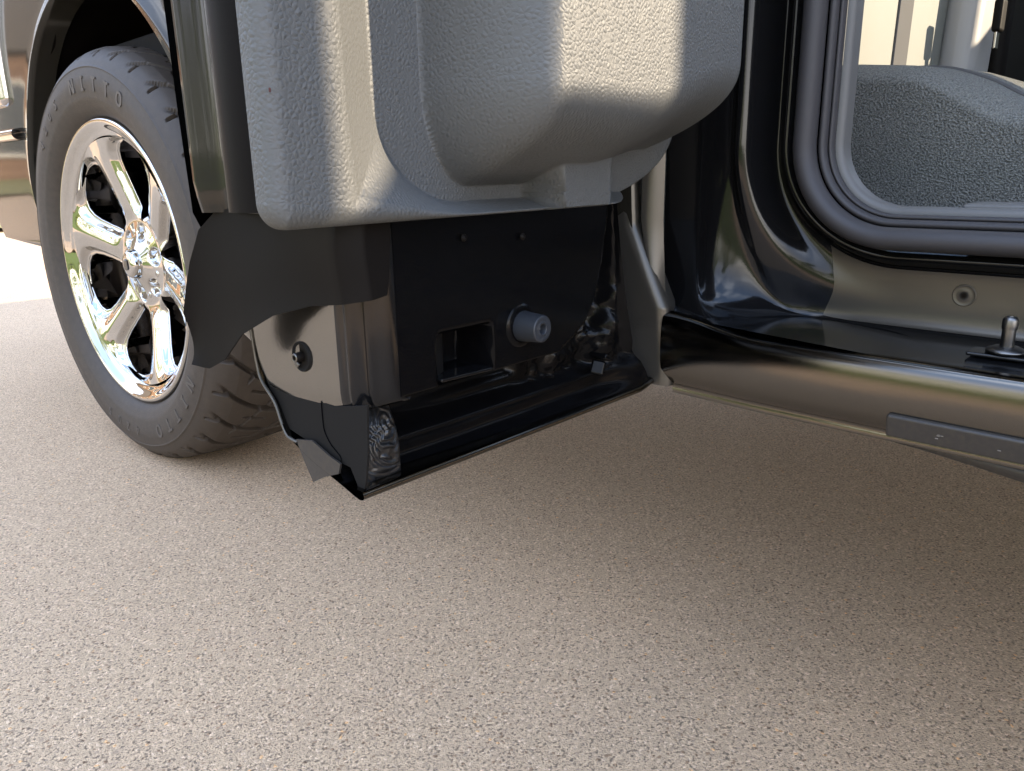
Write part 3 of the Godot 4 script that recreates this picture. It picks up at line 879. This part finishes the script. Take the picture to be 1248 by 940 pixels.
# ---------------------------------------------------------------- wheel
func wheel(truck: Node3D) -> void:
	var w := Node3D.new()
	w.name = "wheel"
	w.transform = Transform3D(Basis(Vector3(0, 1, 0), deg_to_rad(3.5)), WHEEL_C - BASE)
	truck.add_child(w)
	# tyre: side walls, shoulders and a cut tread
	var R := .41
	var pr := curve([Vector2(.272, .020), Vector2(.279, .006), Vector2(.292, -.008), Vector2(.312, -.018), Vector2(.340, -.022), Vector2(.362, -.0185), Vector2(.368, -.0165), Vector2(.374, -.0135), Vector2(.385, -.006), Vector2(.397, .008), Vector2(.404, .024)], 5)
	var tread := span(.027, .243, 130)
	for x in tread:
		pr.append(Vector2(.4045 + .0055 * (1 - pow((x - .135) / .115, 2)), x))
	var back := curve([Vector2(.404, .246), Vector2(.397, .262), Vector2(.385, .276), Vector2(.35, .29), Vector2(.31, .285), Vector2(.275, .262)], 4)
	pr.append_array(back)
	var per := 34.0
	var cut := func(dist: float, width: float) -> float:
		return ss(width, width * .55, absf(dist))
	var tf := func(u: float, v: float) -> Vector3:
		var q: Vector2 = pr[int(v)]
		var s := u / TAU * per                # in blocks
		var x := q.y
		var r := q.x
		var P := .0758
		if x > -.004 and r > .372 and x < .275:
			var deep := 0.0
			# long swept grooves
			var k := s + (x - .02) * 13.0 - 1.1 * pow((x - .02) * 6.0, 2.0)
			deep = maxf(deep, cut.call((k - round(k)) * P, .0062) * ss(-.004, .012, x) * ss(.20, .19, x))
			# crossing grooves
			k = s * .5 - (x - .05) * 9.5 + .3
			deep = maxf(deep, cut.call((k - round(k)) * P * 2.0, .0078) * ss(.045, .055, x) * ss(.26, .25, x))
			# thin sipes between
			k = s * 2.0 + (x - .02) * 11.0 + .5
			deep = maxf(deep, .6 * cut.call((k - round(k)) * P * .5, .0038) * ss(.058, .062, x) * ss(.115, .11, x))
			k = s + (x) * 15.0 + .25
			deep = maxf(deep, cut.call((k - round(k)) * P, .006) * ss(.15, .16, x) * ss(.27, .26, x))
			# shoulder cuts
			k = s + .0
			deep = maxf(deep, cut.call((k - round(k)) * P, .0044) * ss(.372, .382, r) * ss(.03, .015, x))
			var sn := ss(.028, -.004, x)
			r -= .013 * deep * (1.0 - .6 * sn)
			x += .0045 * deep * sn
		elif x < 0 and r > .3:
			# moulded rings of the side wall
			x -= .0016 * ss(.0022, .0008, absf(r - .368)) + .0012 * ss(.0018, .0008, absf(r - .300)) + .0008 * ss(.0016, .0008, absf(r - .312))
		if x < -.002 and r > .356 and r < .374:
			x += .0
		var y := r * sin(u)
		var fl := ss(-.392, -.402, y)
		y = maxf(y, -.3985)
		x += -.006 * fl * ss(.2, -.05, x)
		return Vector3(x, y, r * cos(u))
	obj("tyre", sheet(tf, span(0, TAU, 1500), range(pr.size()), false, true), M["tyre rubber"], w)
	# raised letters round the side wall, standing a millimetre proud
	var font := SystemFont.new()
	font.font_names = PackedStringArray(["Droid Sans"])
	font.font_weight = 700
	for word in [["NITTO", 100.0, 8.6, .036, .338], ["420S", -82.0, 7.4, .026, .338], ["NITTO", -128.0, 8.6, .036, .338], ["420S", 55.0, 7.4, .026, .338]]:
		var txt: String = word[0]
		for i in txt.length():
			var tm := TextMesh.new()
			tm.font = font
			tm.text = txt[i]
			tm.font_size = 64
			tm.pixel_size = float(word[3]) / 64.0
			tm.depth = .0012
			var off := i - (txt.length() - 1) / 2.0
			var ang := deg_to_rad(float(word[1]) + off * float(word[2]))
			# seen from outside (-x): screen right is +z
			var radial := Vector3(0, sin(ang), -cos(ang))
			var normal := Vector3(-1, 0, 0)
			var right := radial.cross(normal)
			var rr := float(word[4])
			var o := obj("raised_letter", tm, M["raised lettering"], w)
			o.transform = Transform3D(Basis(right, radial, normal), radial * rr + Vector3(-.0222, 0, 0))
	# rim: lip and barrel
	var lip := curve([Vector2(.270, .026), Vector2(.277, .010), Vector2(.280, .001), Vector2(.277, -.004), Vector2(.270, -.003), Vector2(.258, .006), Vector2(.250, .010), Vector2(.2465, .013), Vector2(.2445, .020), Vector2(.242, .06), Vector2(.236, .12), Vector2(.235, .20), Vector2(.25, .24)], 4)
	var rim := obj("rim", lathe(lip, 160), M["chrome"], w)
	var half := [[.03, 30.0], [.086, 30.0], [.094, 26.0], [.104, 21.0], [.12, 18.0], [.15, 14.5], [.18, 12.6], [.204, 12.4], [.220, 14.0], [.232, 17.5], [.240, 23.0], [.2445, 30.0]]
	var depth := [[.0, .030], [.03, .031], [.055, .042], [.085, .046], [.11, .043], [.15, .035], [.19, .026], [.22, .019], [.2445, .014]]
	var us := [-1.9, -1.3, -1.04]
	us.append_array(span(-1, 1, 40))
	us.append_array([1.04, 1.3, 1.9])
	var rs := []
	rs.append_array(span(.03, .24, 84))
	rs.append_array([.242, .2435, .2445])
	var spoke := sheet(func(u, r):
		var al := deg_to_rad(along(half, r)) * clampf(u, -1, 1)
		var x := along(depth, r)
		var open := ss(.088, .115, r)
		var a := absf(u)
		x += .013 * ss(.58, .86, minf(a, 1.0)) * open
		x -= .006 * (1.0 - ss(.0, .8, a)) * open
		x += .05 * maxf(a - 1.0, 0) / .9 * open
		# lug pockets in the hub, half on each side of the spoke
		var p := Vector2(r * cos(al), r * sin(al))
		for sgn in [-1.0, 1.0]:
			var dd: float = (p - Vector2(.064 * cos(PI / 6), sgn * .064 * sin(PI / 6))).length()
			x += .014 * ss(.0185, .0145, dd)
		return Vector3(x, r * sin(al), r * cos(al)), us, rs, true)
	for k in 6:
		var o := obj("spoke", spoke, M["chrome"], w)
		o.rotation.x = deg_to_rad(15.0 + 60.0 * k + 180.0)
	var cap := lathe([Vector2(0, .012), Vector2(.016, .0125), Vector2(.024, .015), Vector2(.027, .019), Vector2(.0285, .026), Vector2(.030, .034), Vector2(.034, .036)], 40)
	obj("centre_cap", cap, M["chrome"], w)
	var emblem := obj("cap_emblem", rbox(Vector3(.003, .020, .014), .0015, Vector3(.011, 0, 0)), M["dull steel"], w)
	var nut := lathe([Vector2(0, .041), Vector2(.004, .0415), Vector2(.0068, .0435), Vector2(.0082, .047), Vector2(.0086, .056), Vector2(.0125, .0585)], 24)
	for k in 6:
		var o := obj("lug_nut", nut, M["chrome"], w)
		var a := deg_to_rad(45.0 + 60.0 * k)
		o.position = Vector3(0, .064 * sin(a), .064 * cos(a))
	obj("brake_disc", lathe([Vector2(.05, .10), Vector2(.09, .095), Vector2(.10, .11), Vector2(.175, .11), Vector2(.175, .14), Vector2(.0, .14)], 60), M["brake iron"], w)
	obj("brake_caliper", rbox(Vector3(.06, .13, .07), .015, Vector3(.115, .03, .165)), M["brake iron"], w)

# ---------------------------------------------------------------- what stands round about and shows in the chrome
func surroundings() -> void:
	var rng := RandomNumberGenerator.new()
	rng.seed = 77
	# tan brick house beyond the drive, mirrored in the tail lamp and the bed side
	var house := Node3D.new()
	house.name = "brick_house"
	house.position = Vector3(-5.5, 0, -19)
	house.set_meta("label", "tan brick house beyond the dry grass, mirrored in the truck's tail")
	house.set_meta("category", "house")
	add_child(house)
	obj("wall", rbox(Vector3(10, 3.2, 6), .02, Vector3(0, 1.6, -3)), M["house brick"], house)
	var roof_outline := PackedVector2Array([Vector2(-5.5, 3.2), Vector2(5.5, 3.2), Vector2(4.0, 5.2), Vector2(-4.0, 5.2)])
	obj("roof", merge([[prism(roof_outline, 6.6), Transform3D(Basis(), Vector3(0, 0, -6.3))]]), M["roof shingle"], house)
	for k in 3:
		var win := obj("window", rbox(Vector3(1.3, 1.4, .06), .01, Vector3(-3.4 + 2.6 * k, 1.7, .01)), M["window pane"], house)
		obj("frame", merge([rbox(Vector3(1.46, .08, .1), .01, Vector3(-3.4 + 2.6 * k, 2.43, .03)), rbox(Vector3(.08, 1.4, .1), .01, Vector3(-4.09 + 2.6 * k, 1.7, .03)), rbox(Vector3(.08, 1.4, .1), .01, Vector3(-2.71 + 2.6 * k, 1.7, .03))]), M["house trim"], win)
		obj("sill", rbox(Vector3(1.6, .09, .16), .01, Vector3(-3.4 + 2.6 * k, .95, .04)), M["house trim"], win)
	var hdoor := obj("door", rbox(Vector3(1.0, 2.1, .08), .01, Vector3(4.0, 1.06, .01)), M["house trim"], house)
	obj("handle", rbox(Vector3(.04, .14, .06), .01, Vector3(3.62, 1.05, .08)), M["dull steel"], hdoor)
	var hd := Node3D.new()
	hd.name = "hedge"
	hd.position = Vector3(-8.5, 0, -4)
	hd.set_meta("label", "long leafy yellow-green hedge along the lawn, mirrored in the chrome wheel")
	hd.set_meta("category", "hedge")
	add_child(hd)
	var hs := SurfaceTool.new()
	hs.begin(Mesh.PRIMITIVE_TRIANGLES)
	for n in 16000:
		var hz := rng.randf_range(-9, 13)
		var top := 1.9 + .35 * sin(hz * 1.3) + .2 * sin(hz * 3.7)
		var a := rng.randf() * PI
		var rr := pow(rng.randf(), .3)
		var hp := Vector3(cos(a) * 1.0 * rr, sin(a) * top * rr + .1, hz)
		var hb := Basis.from_euler(Vector3(rng.randf() * TAU, rng.randf() * TAU, rng.randf() * TAU)) * rng.randf_range(.06, .14)
		hs.set_normal(hb.z.normalized())
		hs.add_vertex(hp - hb.x * .5)
		hs.add_vertex(hp + hb.y)
		hs.add_vertex(hp + hb.x * .5)
	obj("foliage", hs.commit(), M["leaves"], hd).set_meta("kind", "stuff")
	for k in 8:
		obj("stem", lathe([Vector2(.05, 0), Vector2(.03, 1.2), Vector2(0, 1.6)], 7, Basis(Vector3(0, 1, 0), Vector3(-1, 0, 0), Vector3(0, 0, 1)), Vector3(rng.randf_range(-.3, .3), 0, -8 + k * 2.9)), M["bark"], hd)
	var spots := [[Vector3(-10, 0, -7), 5.0, "leafy yellow-green tree standing on the lawn, nearest the driveway end"], [Vector3(-13, 0, 1), 6.0, "tall leafy tree on the lawn across from the truck's wheel"], [Vector3(-11.5, 0, 7), 4.5, "smaller leafy tree on the lawn behind the photographer"], [Vector3(6, 0, -17), 5.5, "leafy tree on the dry grass beyond the truck's tail"]]
	for s in spots:
		var t := Node3D.new()
		t.name = "leafy_tree"
		t.position = s[0]
		t.set_meta("label", s[2])
		t.set_meta("category", "tree")
		t.set_meta("group", "trees round the driveway")
		add_child(t, true)
		var h: float = s[1]
		var limbs := [lathe([Vector2(.22, 0), Vector2(.16, h * .2), Vector2(.12, h * .45), Vector2(.05, h * .8), Vector2(0, h * .9)], 12, Basis(Vector3(0, 1, 0), Vector3(-1, 0, 0), Vector3(0, 0, 1)))]
		var st := SurfaceTool.new()
		st.begin(Mesh.PRIMITIVE_TRIANGLES)
		var clumps := []
		for k in 26:
			var a := rng.randf() * TAU
			var hh := lerpf(.35, 1.0, rng.randf())
			var rad := h * .36 * sqrt(rng.randf()) * (1.25 - hh * .6)
			clumps.append([Vector3(cos(a) * rad, h * hh, sin(a) * rad), h * rng.randf_range(.07, .15)])
		for c in clumps:
			for n in 260:
				var dir := Vector3(rng.randfn(), rng.randfn(), rng.randfn()).normalized()
				var p: Vector3 = c[0] + dir * float(c[1]) * pow(rng.randf(), .4)
				var bx := Basis.from_euler(Vector3(rng.randf() * TAU, rng.randf() * TAU, rng.randf() * TAU)) * rng.randf_range(.06, .13)
				st.set_normal(bx.z.normalized())
				st.add_vertex(p - bx.x * .5)
				st.add_vertex(p + bx.y)
				st.add_vertex(p + bx.x * .5)
		obj("trunk", limbs[0], M["bark"], t)
		var crown := obj("crown", st.commit(), M["leaves"], t)
		crown.set_meta("kind", "stuff")
